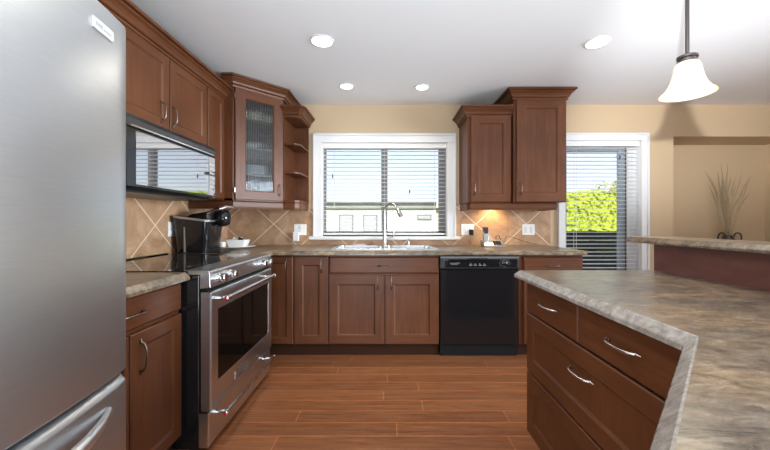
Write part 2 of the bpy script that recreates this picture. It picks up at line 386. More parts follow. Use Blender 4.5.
def blind(name_label, x0, x1, ztop, zbot, y, pitch, tilt, tassels, group):
    t = thing('window_blind', name_label, 'blind', ((x0+x1)/2, y, ztop), group)
    MB().box(x0, x1, y-.034, y+.03, ztop-.056, ztop).build('valance', SLAT, t, bevel=.004)
    b = MB(); z = ztop-.056-pitch*.6; d = .024; ca, sa = math.cos(tilt), math.sin(tilt)
    while z > zbot+.04:
        pr = []
        for k in (-1, -.5, 0, .5, 1):
            pr.append((y+k*d*ca, z+k*d*sa+.002*(1-k*k)))
        pr += [(yy, zz-.0028) for yy, zz in reversed(pr)]
        b.rings([[(x0+.006, yy, zz) for yy, zz in pr], [(x1-.006, yy, zz) for yy, zz in pr]])
        z -= pitch
    b.build('slats', SLAT, t)
    MB().box(x0+.006, x1-.006, y-.024, y+.024, zbot+.008, zbot+.028).build('bottom_rail', SLAT, t, bevel=.003)
    n = 3 if x1-x0 > 1.2 else 2
    for k in range(n):
        cx = x0+.12+(x1-x0-.24)*k/(n-1)
        b = MB()
        for yy in (y-.025, y+.025): b.box(cx-.0012, cx+.0012, yy-.0012, yy+.0012, zbot+.01, ztop-.07)
        b.build('ladder_cord', SLAT, t)
    for tx, tz in tassels:
        c = MB().tube([(tx, y-.04, ztop-.07), (tx, y-.04, tz+.02)], .0011, 6).build('pull_cord', SLAT, t)
        MB().lathe((tx, y-.04, tz-.02), [(.003, 0), (.0075, .004), (.006, .03), (.002, .045)], 10).build('tassel', DARKG, c, smooth=40)
    return t
blind('white slat blind hanging in the window over the sink', WX0+.008, WX1-.008, WZ1-.004, WZ0+.006, WALLY-.002+.034,   .0432, 0.0,
      [(-.60, 1.655), (.235, 1.49)], 'white slat blinds')

# ------------------------------------------------------------------ patio door
b = MB()
casing(b, DX0, DX1, FL, DZ1, .080)
struct(b.build('trim_3', WHITE, bevel=.004))
dr = struct(thing('door_1', 'glazed patio door behind the slat blind', None, ((DX0+DX1)/2, cy+.09, FL)))
b = MB()
b.box(DX0, DX0+.03, cy+.06, cy+.13, FL, DZ1); b.box(DX1-.10, DX1, cy+.06, cy+.13, FL, DZ1); b.box(DX0, DX1, cy+.06, cy+.13, DZ1-.06, DZ1)
b.box(DX0, DX0+.006, cy, cy+.06, FL, DZ1); b.box(DX1-.006, DX1, cy, cy+.06, FL, DZ1); b.box(DX0, DX1, cy, cy+.06, DZ1-.006, DZ1)
b.build('jamb', WHITE, dr)
b = MB()
b.box(DX0+.03, DX0+.06, cy+.075, cy+.12, FL, DZ1-.06); b.box(DX1-.175, DX1-.10, cy+.075, cy+.12, FL, DZ1-.06)
b.box(DX0+.06, DX1-.175, cy+.075, cy+.12, FL, FL+.12); b.box(DX0+.06, DX1-.175, cy+.075, cy+.12, DZ1-.10, DZ1-.06)
b.build('door_frame', mat('door_vinyl_backlit', (.24, .29, .34), .4), dr)  # blue-grey carries the backlit shade of the door stiles
MB().box(DX0+.055, DX1-.17, cy+.095, cy+.101, FL+.11, DZ1-.09).build('pane', PANE, dr)
MB().box(DX1-.122, DX1-.106, cy+.068, cy+.076, FL, DZ1-.06).build('weather_strip', BLACKM, dr)
blind('tall white slat blind hanging in the patio door', DX0+.006, DX1-.012, DZ1-.002, FL+.02, WALLY+.026, .0432, 0.0, [(2.51, 1.86)], 'white slat blinds')

# ------------------------------------------------------------------ peninsula structure: worktops
BEV = lambda zt: [(0, zt), (.004, zt-.001), (.024, zt-.022), (.026, zt-.026), (.026, zt-.038), (.008, zt-.040), (0, zt-.040)]
ct = .91
def top_label(o, label): return tag(o, label, 'worktop')
# peninsula worktop
IX, IY1 = .675, 1.777
k = .026
poly = [(IX+k, IY1-.004), (IX+k, .77-.0125), (.2415+k*.6, .33-k*.8+.004), (.2415+k*.6, .06), (1.404, .06), (1.404, IY1-.004)]
tw = thing('peninsula_worktop', 'large brown and grey stone-look worktop bending toward the camera', 'worktop', (1.0, 1.0, ct-.04))
MB().prism(poly, ct-.040, ct).build('top_slab', COUNTER, tw)
EDGE = mat('worktop_edge_laminate', rough=.25)
_e = noise(EDGE, objcoord(EDGE, (3, 3, 3)), 12, 8, .75, .5)
L(EDGE, ramp(EDGE, _e, [(.36, (.20, .175, .15)), (.5, (.28, .255, .23)), (.64, (.38, .36, .33))]), bsdf(EDGE).inputs['Base Color'])
MB().sweep([(1.404, IY1-.004), (IX+k, IY1-.004), (IX+k, .77-.0125), (.2415+k*.6, .33-k*.8+.004), (.2415+k*.6, .06)][::-1], [(-o, z) for o, z in BEV(ct)]).build('bevelled_edge', EDGE, tw)

# sink wall worktop (with the sink cut-out) and corner return
CF = 2.955
tw = thing('sink_worktop', 'brown stone-look worktop along the sink wall turning behind the range', 'worktop', (0, 3.3, ct-.04))
b = MB(); SX0, SX1, SY0, SY1 = -.52, .45, 3.07, 3.57
for x0, x1, y0_, y1_ in ((WALLX+.01, SX0+.02, CF, WALLY-.01), (SX1-.02, 1.715, CF, WALLY-.01), (SX0+.02, SX1-.02, CF, SY0+.02), (SX0+.02, SX1-.02, SY1-.02, WALLY-.01), (WALLX+.01, -1.03, 2.612, CF)):
    b.box(x0, x1, y0_, y1_, ct-.04, ct)
b.build('top_slab', COUNTER, tw)
MB().sweep([(-1.03, 2.612), (-1.03, CF), (1.715, CF), (1.715, WALLY-.01)], BEV(ct)).build('bevelled_edge', COUNTER, tw)
tw = thing('range_side_worktop', 'short brown stone-look worktop between the fridge and the range', 'worktop', (-1.4, 1.38, ct-.04))
MB().box(WALLX+.01, -1.03, 1.06, 1.705, ct-.04, ct).build('top_slab', COUNTER, tw)
MB().sweep([(-1.03, 1.06), (-1.03, 1.705)], BEV(ct)).build('bevelled_edge', COUNTER, tw)

# raised bar
bar = thing('bar_wall', 'low maroon wood panelled wall carrying the raised bar top', 'bar', (1.5, .9, FL))
MB().box(1.405, 1.55, .06, 1.775, FL, 1.05).build('panel', MAROON, bar)
tw = thing('bar_top', 'narrow raised stone-look bar top along the maroon panel', 'worktop', (1.5, .95, 1.05))
MB().box(1.375, 1.60, .06, 1.90, 1.05, 1.083).build('top_slab', COUNTER, tw)
MB().sweep([(1.375, .06), (1.375, 1.90), (1.60, 1.90)][::-1], [(o*.8, 1.083+(z-ct)*.78) for o, z in BEV(ct)][::1]).build('bevelled_edge', COUNTER, tw)

# ------------------------------------------------------------------ base cabinets
CB = .0775; CT = ct-.042
def carcass(t, F, a0, a1, depth, toe=True, z1=CT, z0=CB):
    MB().fbox(F, a0, a1, z0, z1, -depth, 0).build('carcass', [WV], t)
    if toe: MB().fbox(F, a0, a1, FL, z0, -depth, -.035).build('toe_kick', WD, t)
BACKD = WALLY-.012-2.98
Fb = BF(2.98)
t = thing('base_cabinet', 'narrow cherry base cabinet with one door squeezed beside the range', 'cabinet', (-1.0, 3.3, FL), 'cherry base cabinets')
carcass(t, Fb, -1.10, -.835, BACKD); d = panel_door(t, 'door', Fb, -1.095, -.84, .085, .855, .052); handle(d, Fb, -.895, .775, True)
t = thing('base_cabinet', 'narrow cherry base cabinet with one door just left of the sink cabinet', 'cabinet', (-.68, 3.3, FL), 'cherry base cabinets')
carcass(t, Fb, -.832, -.528, BACKD); d = panel_door(t, 'door', Fb, -.828, -.532, .085, .855, .072); handle(d, Fb, -.585, .775, True)
t = thing('base_cabinet', 'wide cherry sink cabinet with two doors under one drawer front', 'cabinet', (-.03, 3.3, FL), 'cherry base cabinets')
b = MB(); b.fbox(Fb, -.525, .452, CB, .70, -BACKD, 0); b.fbox(Fb, -.525, .452, .70, CT, -.04, 0); b.build('carcass', WV, t)
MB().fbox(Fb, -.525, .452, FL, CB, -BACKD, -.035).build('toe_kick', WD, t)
d = slab_front(t, 'drawer_front', Fb, -.52, .448, .705, .855, ch=.012); handle(d, Fb, -.03, .775, False)
d = panel_door(t, 'door', Fb, -.52, -.035, .085, .69, .078); handle(d, Fb, -.092, .625, True)
d = panel_door(t, 'door', Fb, -.027, .448, .085, .69, .078); handle(d, Fb, .03, .625, True)
t = thing('base_cabinet', 'cherry base cabinet with drawer right of the black dishwasher', 'cabinet', (1.43, 3.3, FL), 'cherry base cabinets')
carcass(t, Fb, 1.16, 1.725, BACKD)
d = slab_front(t, 'drawer', Fb, 1.195, 1.720, .70, .855, ch=.010); handle(d, Fb, 1.452, .775, False)
d = panel_door(t, 'door', Fb, 1.195, 1.456, .085, .69); handle(d, Fb, 1.40, .62, True)
d = panel_door(t, 'door', Fb, 1.462, 1.720, .085, .69); handle(d, Fb, 1.49, .62, True)
# by the fridge
Fl = LF(-1.06)
t = thing('base_cabinet', 'cherry base cabinet with wide drawer between fridge and range', 'cabinet', (-1.4, 1.38, FL), 'cherry base cabinets')
carcass(t, Fl, 1.062, 1.70, .68)
d = slab_front(t, 'drawer', Fl, 1.066, 1.696, .725, .862, ch=.008); handle(d, Fl, 1.36, .79, False, .125)
d = panel_door(t, 'door', Fl, 1.066, 1.352, .09, .705, .055); handle(d, Fl, 1.285, .62, True, .115)
d = panel_door(t, 'door', Fl, 1.36, 1.696, .09, .705, .06); handle(d, Fl, 1.41, .60, True, .125)
# peninsula drawer bank
Fi = IF(.74)
t = thing('drawer_cabinet', 'cherry peninsula cabinet with four drawers facing the range', 'cabinet', (1.07, 1.25, FL))
MB().box(.74, 1.40, .785, 1.755, CB, CT).build('carcass', WV, t)
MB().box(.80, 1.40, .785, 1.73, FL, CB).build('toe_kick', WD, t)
d = slab_front(t, 'drawer', Fi, -1.745, -1.2775, .705, .860, ch=.005); handle(d, Fi, -1.50, .785, False, .125, NICKEL)
d = slab_front(t, 'drawer', Fi, -1.2745, -.79, .705, .860, ch=.005); handle(d, Fi, -1.03, .785, False, .125, NICKEL)
d = panel_door(t, 'drawer', Fi, -1.745, -.79, .402, .697, .07); handle(d, Fi, -1.25, .60, False, .125, NICKEL)
d = panel_door(t, 'drawer', Fi, -1.745, -.79, .085, .394, .07); handle(d, Fi, -1.25, .24, False, .125, NICKEL)
# angled peninsula end cabinet below the bent worktop
t = thing('end_cabinet', 'cherry cabinet below the angled end of the peninsula worktop', 'cabinet', (.95, .4, FL))
MB().prism([(.735, .775), (.34, .37), (.34, .08), (1.40, .08), (1.40, .775)], FL, CT).build('carcass', WV, t)

# ------------------------------------------------------------------ refrigerator
RY0, RY1 = .04, 1.03
t = thing('refrigerator', 'tall stainless steel bottom-freezer refrigerator at the left edge', 'refrigerator', (-1.25, .535, FL))
MB().box(-1.70, -.90, RY0+.005, RY1-.005, FL+.02, 1.752).build('body', mat('fridge_side_grey', (.20, .20, .21), .4, .3), t, bevel=.006)
def curved_front(z0, z1, lip=False, xb=-.895):
    mb = MB(); ys = [RY0, RY0+.006, RY0+.018] + [RY0+.018+(RY1-RY0-.036)*i/24 for i in range(1, 24)] + [RY1-.018, RY1-.006, RY1]
    def fx(y):
        s = (y-(RY0+RY1)/2)/((RY1-RY0)/2)
        x = -.795+.055*(1-s*s)
        e = min(y-RY0, RY1-y)
        return x-(.012*(1-e/.018)**2 if e < .018 else 0)
    zs = [(z0, -.006), (z0+.006, 0), (z1-.008, 0), (z1-.002, -.003), (z1, -.010)] if not lip else [(z0, -.006), (z0+.006, 0), (z1-.022, 0), (z1-.017, -.002), (z1-.004, -.014), (z1, -.026)]
    rg = []
    for z, off in zs:
        rg.append([(fx(y)+off, y, z) for y in ys] + [(xb, RY1, z), (xb, RY0, z)])
    mb.rings(rg); return mb, fx
mb, fx = curved_front(.722, 1.758); dd = mb.build('door', STEEL_FRIDGE, t, smooth=35)
mb, fx = curved_front(.06, .708, True); fd = mb.build('freezer_drawer', STEEL_FRIDGE, t, smooth=35)
b = MB(); pts, rad = [], []
for i in range(33):
    q = -1+2*i/32; y = .535+.395*q
    pts.append((fx(y)+.004+.056*(1-abs(q)**3.0), y, .645)); rad.append(.008+.009*(1-q*q))
b.tube(pts, rad, 14, flat=1.3); b.build('handle', mat('satin_handle_steel', (.78, .80, .82), .32, 1.0), fd, smooth=60)
b = MB()
pp = [(fx(y)+.002, y) for y in [.868+.080*i/8 for i in range(9)]]
b.rings([[(x-.002, y, 1.674), (x+.002, y, 1.674), (x+.002, y, 1.702), (x-.002, y, 1.702)] for x, y in pp])
bd = b.build('badge', mat('brushed_badge', (.62, .62, .62), .35, .5), dd)
b = MB()
for y, wd, hh in ((.876, .005, .010), (.883, .005, .010), (.890, .005, .010), (.897, .005, .010), (.906, .006, .005), (.914, .006, .005), (.922, .006, .005), (.930, .006, .005)):
    b.box(fx(y)+.0035, fx(y)+.0046, y, y+wd, 1.683, 1.683+hh)
b.build('lettering', mat('badge_lettering', (.36, .36, .37), .4, .5), bd)
MB().box(-.93, -.86, RY1-.10, RY1-.02, 1.75, 1.785).build('hinge_cover', DARKG, t, bevel=.006)

# ------------------------------------------------------------------ range
GY0, GY1 = 1.715, 2.605
t = thing('range', 'stainless steel slide-in range with black glass cooktop', 'range', (-1.3, 2.16, FL))
MB().box(-1.735, -.965, GY0, GY1, FL+.03, .893).build('body', BLACKG, t, bevel=.004)
b = MB().box(-1.725, -1.02, GY0-.004, GY1+.004, .895, .9145); b.box(-1.735, -1.70, GY0, GY1, .90, .923); ck = b.build('cooktop', BLACKGLASS, t, bevel=.003)
BURN = mat('burner_mark', (.09, .09, .095), .2)
for cx, cyy, r in ((-1.50, 1.95, .075), (-1.50, 2.38, .095), (-1.20, 1.95, .105), (-1.20, 2.38, .08)):
    MB().lathe((cx, cyy, .9142), [(r, 0), (r, .0007), (r-.003, .0007), (r-.003, 0)], 36, closed=True).build('burner_ring', BURN, ck)
Fg = LF(-.91)
pn = MB().fprism(Fg, [(-.13, .895), (-.13, .919), (-.035, .919), (-.006, .913), (0, .905), (0.004, .828), (-.05, .824), (-.05, .895)], GY0-.002, GY1+.002).build('control_panel', STEEL, t, bevel=.002)
for y in (1.795, 1.925, 2.385, 2.505):
    b = MB(); b.lathe((-.908, y, .868), [(.026, 0), (.026, .004), (.020, .007), (.0235, .012), (.0235, .040), (.021, .045), (.010, .046)], 22, axis=(1, 0, 0))
    kb = b.build('knob', CHROME, pn, smooth=40)
MB().fbox(Fg, GY0+.01, GY1-.01, .806, .826, -.06, -.018).build('gap_strip', BLACKM, t)  # black strip fills the gap between control panel and oven door
# oven door: frame around a black window
od = MB(); F2 = LF(-.955); a0, a1, b0, b1 = GY0, GY1, .196, .805
def R(ia, ib0, ib1, c): return [F2(a0+ia, b0+ib0, c), F2(a1-ia, b0+ib0, c), F2(a1-ia, b1-ib1, c), F2(a0+ia, b1-ib1, c)]
od.rings([R(0, 0, 0, 0), R(0, 0, 0, .045), R(.006, .006, .006, .052), R(.07, .125, .095, .052), R(.074, .129, .099, .049)], caps=False)
od.add(R(0, 0, 0, 0), [(3, 2, 1, 0)]); od.add(R(.074, .129, .099, .049), [(0, 1, 2, 3)])
od = od.build('oven_door', STEEL, t)
MB().fbox(F2, a0+.076, a1-.076, b0+.131, b1-.101, .047, .0515).build('oven_window', mat('oven_glass', (.003, .003, .003), .06, Specular_IOR_Level=.22), od)
b = MB().fbox(F2, 1.985, 2.145, .236, .284, .0518, .0565, 0, .002); nb = b.build('nameplate', CHROME, od)
MB().fbox(F2, 1.990, 2.140, .240, .280, .0562, .0570).build('plate_face', mat('plate_grey', (.25, .24, .24), .4, .8), nb)
def towel_bar(parent, z, xb, xw, name):
    b = MB(); b.tube([(xb, GY0+.045, z), (xb, GY1-.11, z)], .0125, 16)
    for y in (GY0+.07, GY1-.135):
        b.tube([(xw, y, z-.004), ((xb+xw)/2, y, z-.002), (xb, y, z)], [.014, .011, .0125], 12, flat=.8)
    h = b.build(name, CHROME, parent, smooth=50)
    for y, s in ((GY0+.045, -1), (GY1-.11, 1)):
        MB().lathe((xb, y, z), [(.0135, -.001), (.0135, .003), (.011, .005)], 16, axis=(0, s, 0)).build('end_cap', CHROME, h, smooth=40)
        MB().lathe((xb, y, z), [(.0085, .0045), (.0085, .0062), (.005, .0070)], 14, axis=(0, s, 0)).build('medallion', RED, h, smooth=40)
towel_bar(od, .766, -.848, -.905, 'handle')
dw = MB().fbox(LF(-.965), GY0, GY1, .012, .186, 0, .05, 0, .004).build('warming_drawer', STEEL, t)
towel_bar(dw, .163, -.852, -.918, 'drawer_handle')
for x in (-1.65, -1.02):
    for y in (GY0+.05, GY1-.05): MB().lathe((x, y, FL), [(.022, 0), (.022, .008), (.014, .012), (.014, .032)], 14).build('levelling_foot', BLACKM, t)

# ------------------------------------------------------------------ upper cabinets, range wall
Fu = LF(-1.42)
def upper(F, a0, a1, z0, z1, depth, label, name='wall_cabinet', loc=None, group='cherry wall cabinets'):
    t = thing(name, label, 'cabinet', loc, group)
    MB().fbox(F, a0, a1, z0, z1, -depth, 0).build('carcass', WV, t); return t
UD = 1.75-1.42-.002
t = upper(Fu, 1.06, 1.705, 1.35, 2.235, UD, 'cherry wall cabinet mostly hidden behind the fridge top', loc=(-1.58, 1.4, 1.35))
panel_door(t, 'door', Fu, 1.065, 1.38, 1.355, 2.215); panel_door(t, 'door', Fu, 1.386, 1.70, 1.355, 2.215)
t = upper(Fu, 1.71, 2.605, 1.745, 2.235, UD, 'cherry wall cabinet with two doors above the microwave', loc=(-1.58, 2.16, 1.745))
d = panel_door(t, 'door', Fu, 1.715, 2.155, 1.75, 2.215, .058); handle(d, Fu, 2.075, 1.845, True, .115)
d = panel_door(t, 'door', Fu, 2.165, 2.60, 1.75, 2.215, .058); handle(d, Fu, 2.185, 1.845, True, .115)
t = upper(Fu, 2.61, 2.93, 1.35, 2.235, UD, 'narrow cherry wall cabinet with one tall door beside the microwave', loc=(-1.58, 2.77, 1.35))
d = panel_door(t, 'door', Fu, 2.618, 2.88, 1.355, 2.215, .05)
cm = MB().sweep([(-1.41, 1.06), (-1.41, 2.905)], CROWN(2.215, 2.315)).build('crown_moulding', WH, loc=(-1.41, 2.0, 2.215))
tag(cm, 'long cherry crown moulding running above the microwave cabinets', 'moulding')
# diagonal corner cabinet with reeded glass door
CAx, CAy, CW = -1.345, 2.915, .33
r2 = math.sqrt(2)
Fc = Frame((CAx, CAy, 0), (1, 1, 0), (1, -1, 0)); DWd = CW*r2
t = thing('corner_cabinet', 'tall cherry corner cabinet with reeded glass door', 'cabinet', (-1.5, 3.4, 1.35))
cz0, cz1 = 1.35, 2.345
b = MB(); th = .018
b.box(WALLX+.01, CAx, CAy, CAy+th, cz0, cz1)                      # side facing camera
b.box(CAx+CW-th, CAx+CW, CAy+CW, WALLY-.01, cz0, cz1)             # side facing window
fl = [(WALLX+.01, CAy), (CAx, CAy), (CAx+CW, CAy+CW), (CAx+CW, WALLY-.01), (WALLX+.01, WALLY-.01)]
b.prism(fl, cz0, cz0+th); b.prism(fl, cz1-th, cz1)
b.fbox(Fc, -.002, .03, cz0, cz1, -.02, 0); b.fbox(Fc, DWd-.03, DWd+.002, cz0, cz1, -.02, 0)
b.build('carcass', WV, t)
b = MB(); b.box(WALLX+.012, WALLX+.018, CAy+th, WALLY-.012, cz0+th, cz1-th); b.box(WALLX+.018, CAx+CW-th, WALLY-.018, WALLY-.012, cz0+th, cz1-th)
b.build('back_panel', WIN, t)
SHZ = (1.352+th, 1.60, 1.845, 2.10)
for z in SHZ[1:]:
    MB().prism([(WALLX+.02, CAy+.02), (CAx-.03, CAy+.02), (CAx+CW-.03, CAy+CW+.01), (CAx+CW-.02, WALLY-.02), (WALLX+.02, WALLY-.02)], z-.016, z).build('shelf', WIN, t)
d = panel_door(t, 'door', Fc, .012, DWd-.012, 1.36, 2.335, .085, rail=.075, opening=True)
gb = MB(); n = 12; g0, g1 = .012+.09, DWd-.012-.09; front, back = [], []
for i in range(n*6+1):
    a = g0+(g1-g0)*i/(n*6); c = .006+.0065*abs(math.sin(PI*i/6)); front.append((a, c))
gb.rings([[Fc(a, z, c) for a, c in front]+[Fc(g1, z, .004), Fc(g0, z, .004)] for z in (1.36+.078, 2.335-.078)])
gb.build('reeded_pane', REEDED, d, smooth=60)
handle(d, Fc, DWd-.05, 1.46, True, .095)
for z in (1.44, 2.26): MB().fbox(Fc, .004, .012, z-.02, z+.02, .012, .024).build('hinge', PEWTER, d)
MB().sweep([(CAx-.07, CAy), (CAx, CAy), (CAx+CW, CAy+CW), (CAx+CW, WALLY-.01)][::1], CROWN(2.335, 2.428)).build('crown', WH, t)
b = MB().sweep([(WALLX+.02, CAy+.004), (CAx+.0, CAy+.004), (CAx+CW-.0, CAy+CW+.004), (CAx+CW, CAy+CW+.004)], [(o-.02, z) for o, z in RAIL(1.278, 1.35)]); b.build('light_rail', WH, t)
# dishes behind the reeded glass
def dish_stack(kind, label, cat, x, y, z, r, n, h, rf=1.0, m=CERAMIC, group='dishes in the corner cabinet'):
    for k_ in range(n):
        zz = z+k_*h
        o = MB().lathe((x, y, zz), [(.001, .002), (r*.55, 0), (r*.6, .003), (r, h*1.6*rf), (r, h*1.6*rf+.003), (r*.92, h*1.6*rf+.001), (r*.55, .006), (.001, .006)], 24).build(kind, m, smooth=50, loc=(x, y, zz))
        tag(o, label[min(k_, len(label)-1)] if isinstance(label, list) else label, cat, group)
dish_stack('dinner_plate', ['lowest white plate of the stack in the glass corner cabinet'] + [k_+' white plate from the bottom of the glass cabinet stack' for k_ in ('second', 'third', 'fourth')] + ['top white plate of the stack in the glass corner cabinet'], 'plate', -1.29, 3.25, 1.601, .13, 5, .016)
dish_stack('bowl', ['white bowl on the floor of the glass corner cabinet'], 'bowl', -1.29, 3.25, SHZ[0], .085, 1, .045)
dish_stack('bowl', ['small white bowl on the third shelf of the corner cabinet'], 'bowl', -1.30, 3.26, 1.846, .075, 1, .04)
CREAMC = mat('cream_glaze', (.72, .60, .38), .3)
for i, (gx, gy) in enumerate(((-1.36, 3.13), (-1.25, 3.20), (-1.15, 3.31))):
    o = MB().lathe((gx, gy, 2.101), [(.032, 0), (.042, .015), (.044, .095), (.040, .095), (.036, .012), (.001, .010)], 18).build('mug', CREAMC, smooth=50, loc=(gx, gy, 2.101))
    tag(o, ['cream mug nearest the range on the top glass cabinet shelf', 'middle cream mug on the top glass cabinet shelf', 'cream mug nearest the window on the top glass cabinet shelf'][i], 'mug', 'mugs in the corner cabinet')
# open end shelf unit
t = thing('open_shelf_unit', 'open cherry end shelf between glass cabinet and window', 'shelf', (-.93, 3.45, 1.35))
ex0, ex1, ey0 = CAx+CW+.001, -.858, CAy+CW+.01
b = MB(); b.box(ex0, ex0+.006, ey0, WALLY-.012, 1.35, 2.19); b.box(ex0, ex1, WALLY-.022, WALLY-.012, 1.35, 2.19)
b.build('back_panel', WV, t)
def shp(z, m='shelf', th=.016):
    return MB().prism([(ex0+.006, ey0), (ex1-.045, ey0), (ex1-.010, ey0+.03), (ex1, ey0+.07), (ex1, WALLY-.022), (ex0+.006, WALLY-.022)], z-th, z).build(m, WH, t)
for z in (1.646, 1.925): shp(z)
shp(1.372, 'bottom_board', .02); shp(2.19, 'top_board', .02)
MB().sweep([(ex0, ey0), (ex1-.012, ey0), (ex1-.0, ey0+.02), (ex1, WALLY-.012)], CROWN(2.175, 2.275, .066)).build('crown', WH, t)
MB().sweep([(ex0, ey0), (ex1-.045, ey0), (ex1-.010, ey0+.03), (ex1, ey0+.07), (ex1, WALLY-.03)], [(o-.02, z) for o, z in RAIL(1.278, 1.352)]).build('light_rail', WH, t)

# ------------------------------------------------------------------ upper cabinets right of the window
Fr = BF(3.26)
t = upper(Fr, .772, 1.196, 1.35, 2.20, WALLY-.002-3.26, 'lower cherry wall cabinet next to the sink window', loc=(.98, 3.45, 1.35))
d = panel_door(t, 'door', Fr, .80, 1.19, 1.355, 2.19, .075); handle(d, Fr, .835, 1.48, True, .10)
MB().sweep([(.772, WALLY-.002), (.772, 3.26), (1.205, 3.26)][::-1], [(-o, z) for o, z in CROWN(2.18, 2.275)]).build('crown', WH, t)
MB().sweep([(.772, WALLY-.03), (.772, 3.30), (.80, 3.262), (1.19, 3.262)][::-1], [(-(o-.02), z) for o, z in RAIL(1.278, 1.35)]).build('light_rail', WH, t)
Fr = BF(3.22)
t = upper(Fr, 1.202, 1.705, 1.35, 2.345, WALLY-.002-3.22, 'taller cherry wall cabinet next to the patio door', loc=(1.45, 3.45, 1.35))
d = panel_door(t, 'door', Fr, 1.225, 1.700, 1.355, 2.335, .085); handle(d, Fr, 1.265, 1.48, True, .10)
MB().sweep([(1.202, WALLY-.002), (1.202, 3.22), (1.705, 3.22), (1.705, WALLY-.002)][::-1], [(-o, z) for o, z in CROWN(2.33, 2.428)]).build('crown', WH, t)
MB().sweep([(1.19, 3.262), (1.64, 3.262), (1.64, WALLY-.03)][::-1], [(-(o-.02), z) for o, z in RAIL(1.278, 1.35)]).build('light_rail', WH, t)
o = thing('puck_light', 'small lit puck lamp under the lower right wall cabinet', 'lamp', (1.12, 3.46, 1.35))
MB().lathe((1.12, 3.46, 1.332), [(.03, 0), (.035, .004), (.035, .018)], 20).build('housing', SILV, o, smooth=40)
MB().lathe((1.12, 3.46, 1.329), [(.025, 0), (.025, .003)], 20).build('lens', BULB, o)
l = light('puck_lamp', 'SPOT', (1.12, 3.50, 1.326), 8, (1, .70, .36), target=(1.10, 3.60, 1.0), spot_size=2.6, spot_blend=.8, shadow_soft_size=.03)
l.parent = None

# ------------------------------------------------------------------ microwave
MY0, MY1, MZ0, MZ1 = 1.712, 2.598, 1.335, 1.738
t = thing('microwave', 'black over-range microwave with mirrored door glass', 'microwave', (-1.55, 2.155, MZ0))
MB().box(WALLX+.01, -1.385, MY0, MY1, MZ0, MZ1).build('body', BLACKM, t, bevel=.003)
Fm = LF(-1.385)
md = MB(); md.fbox(Fm, MY0, MY1, MZ0+.012, MZ1-.075, 0, .05, 0, .006); md = md.build('door', BLACKG, t)
MB().fbox(Fm, MY0+.065, MY1-.10, MZ0+.03, MZ1-.09, .0495, .0525).build('door_glass', MIRRORG, md)
MB().fbox(Fm, MY1-.095, MY1-.012, MZ0+.03, MZ1-.09, .0495, .0525).build('key_panel', MIRRORG, md)
b = MB()
for i in range(7):
    for j in range(3):
        b.fbox(Fm, MY1-.086+.024*j, MY1-.068+.024*j, MZ0+.05+.034*i, MZ0+.066+.034*i, .0524, .0532)
b.build('keys', mat('key_grey', (.35, .36, .38), .35), md)
vg = MB(); vg.fprism(Fm, [(0, MZ1-.073), (.052, MZ1-.073), (.052, MZ1-.030), (.030, MZ1-.003), (0, MZ1-.003)], MY0, MY1); vg = vg.build('vent_grille', mat('grille_grey', (.03, .03, .032), .3), t)
b = MB()
for i in range(5):
    z = MZ1-.006-.0055*i; c = .030+(.022/.027)*(.003+.0055*i)
    b.fbox(Fm, MY0+.10, MY1-.01, z-.0035, z-.001, c-.004, c+.002)
b.build('louvres', BLACKM, vg)
MB().fbox(Fm, MY0+.03, MY1-.03, MZ1-.070, MZ1-.062, .0505, .0535).build('trim_strip', CHROME, vg)
MB().box(WALLX+.02, -1.40, MY0+.01, MY1-.01, MZ0-.008, MZ0+.002).build('underside', DARKG, t)

# ------------------------------------------------------------------ dishwasher
t = thing('dishwasher', 'black front-loading dishwasher under the sink worktop', 'dishwasher', (.805, 3.3, FL))
Fd = BF(2.965)
MB().fbox(Fd, .462, 1.150, FL+.02, CT-.004, -.64, -.03).build('body', BLACKM, t)
MB().fbox(Fd, .460, 1.152, .075, .742, -.03, 0, 0, .006).build('door', BLACKG, t)
cp = MB(); cp.fprism(Fd, [(-.03, .748), (.002, .748), (.012, .758), (.012, .835), (.004, .858), (-.03, .862)], .460, 1.152); cp = cp.build('control_panel', DARKG, t, bevel=.002)
MB().fbox(Fd, .50, 1.135, .762, .833, .0115, .0135).build('panel_face', BLACKG, cp)
MB().fbox(Fd, .70, .88, .826, .842, .004, .0125).build('grip_recess', BLACKM, cp)
MB().fbox(Fd, .462, 1.150, .845, .858, .005, .0105).build('top_highlight_strip', mat('panel_strip_grey', (.16, .16, .17), .3), cp)
b = MB()
for a, w_, z in ((.495, .035, .826), (.545, .085, .797), (.555, .06, .786)): b.fbox(Fd, a, a+w_, z, z+.003 if w_ < .08 else z+.0045, .0130, .0142)
b.build('lettering', MARK, cp)
for i in range(4): MB().fbox(Fd, .715+.04*i, .739+.04*i, .779, .787, .0130, .0165).build('button', MARK, cp)
b = MB()
for i in range(4): b.fbox(Fd, .72+.04*i, .732+.04*i, .795, .798, .0130, .0145)
b.build('panel_lettering', MARK, cp)
b = MB().lathe(Fd(1.025, .798, .0132), [(.024, 0), (.024, .003), (.018, .005), (.016, .020), (.013, .022)], 20, axis=(0, -1, 0)); kb = b.build('dial', BLACKG, cp, smooth=40)
b = MB()
for i in range(14):
    an = PI*.12*i-.3; rr = .032+.006*(i % 2); b.fbox(Fd, 1.025+rr*1.25*math.cos(an)-.004, 1.025+rr*1.25*math.cos(an)+.005, .798+rr*math.sin(an)*.8-.0015, .798+rr*math.sin(an)*.8+.0015, .0130, .0145)
b.build('dial_marks', MARK, cp)
MB().fbox(Fd, .465, 1.147, FL, .068, -.06, -.028).build('kick_plate', BLACKM, t)

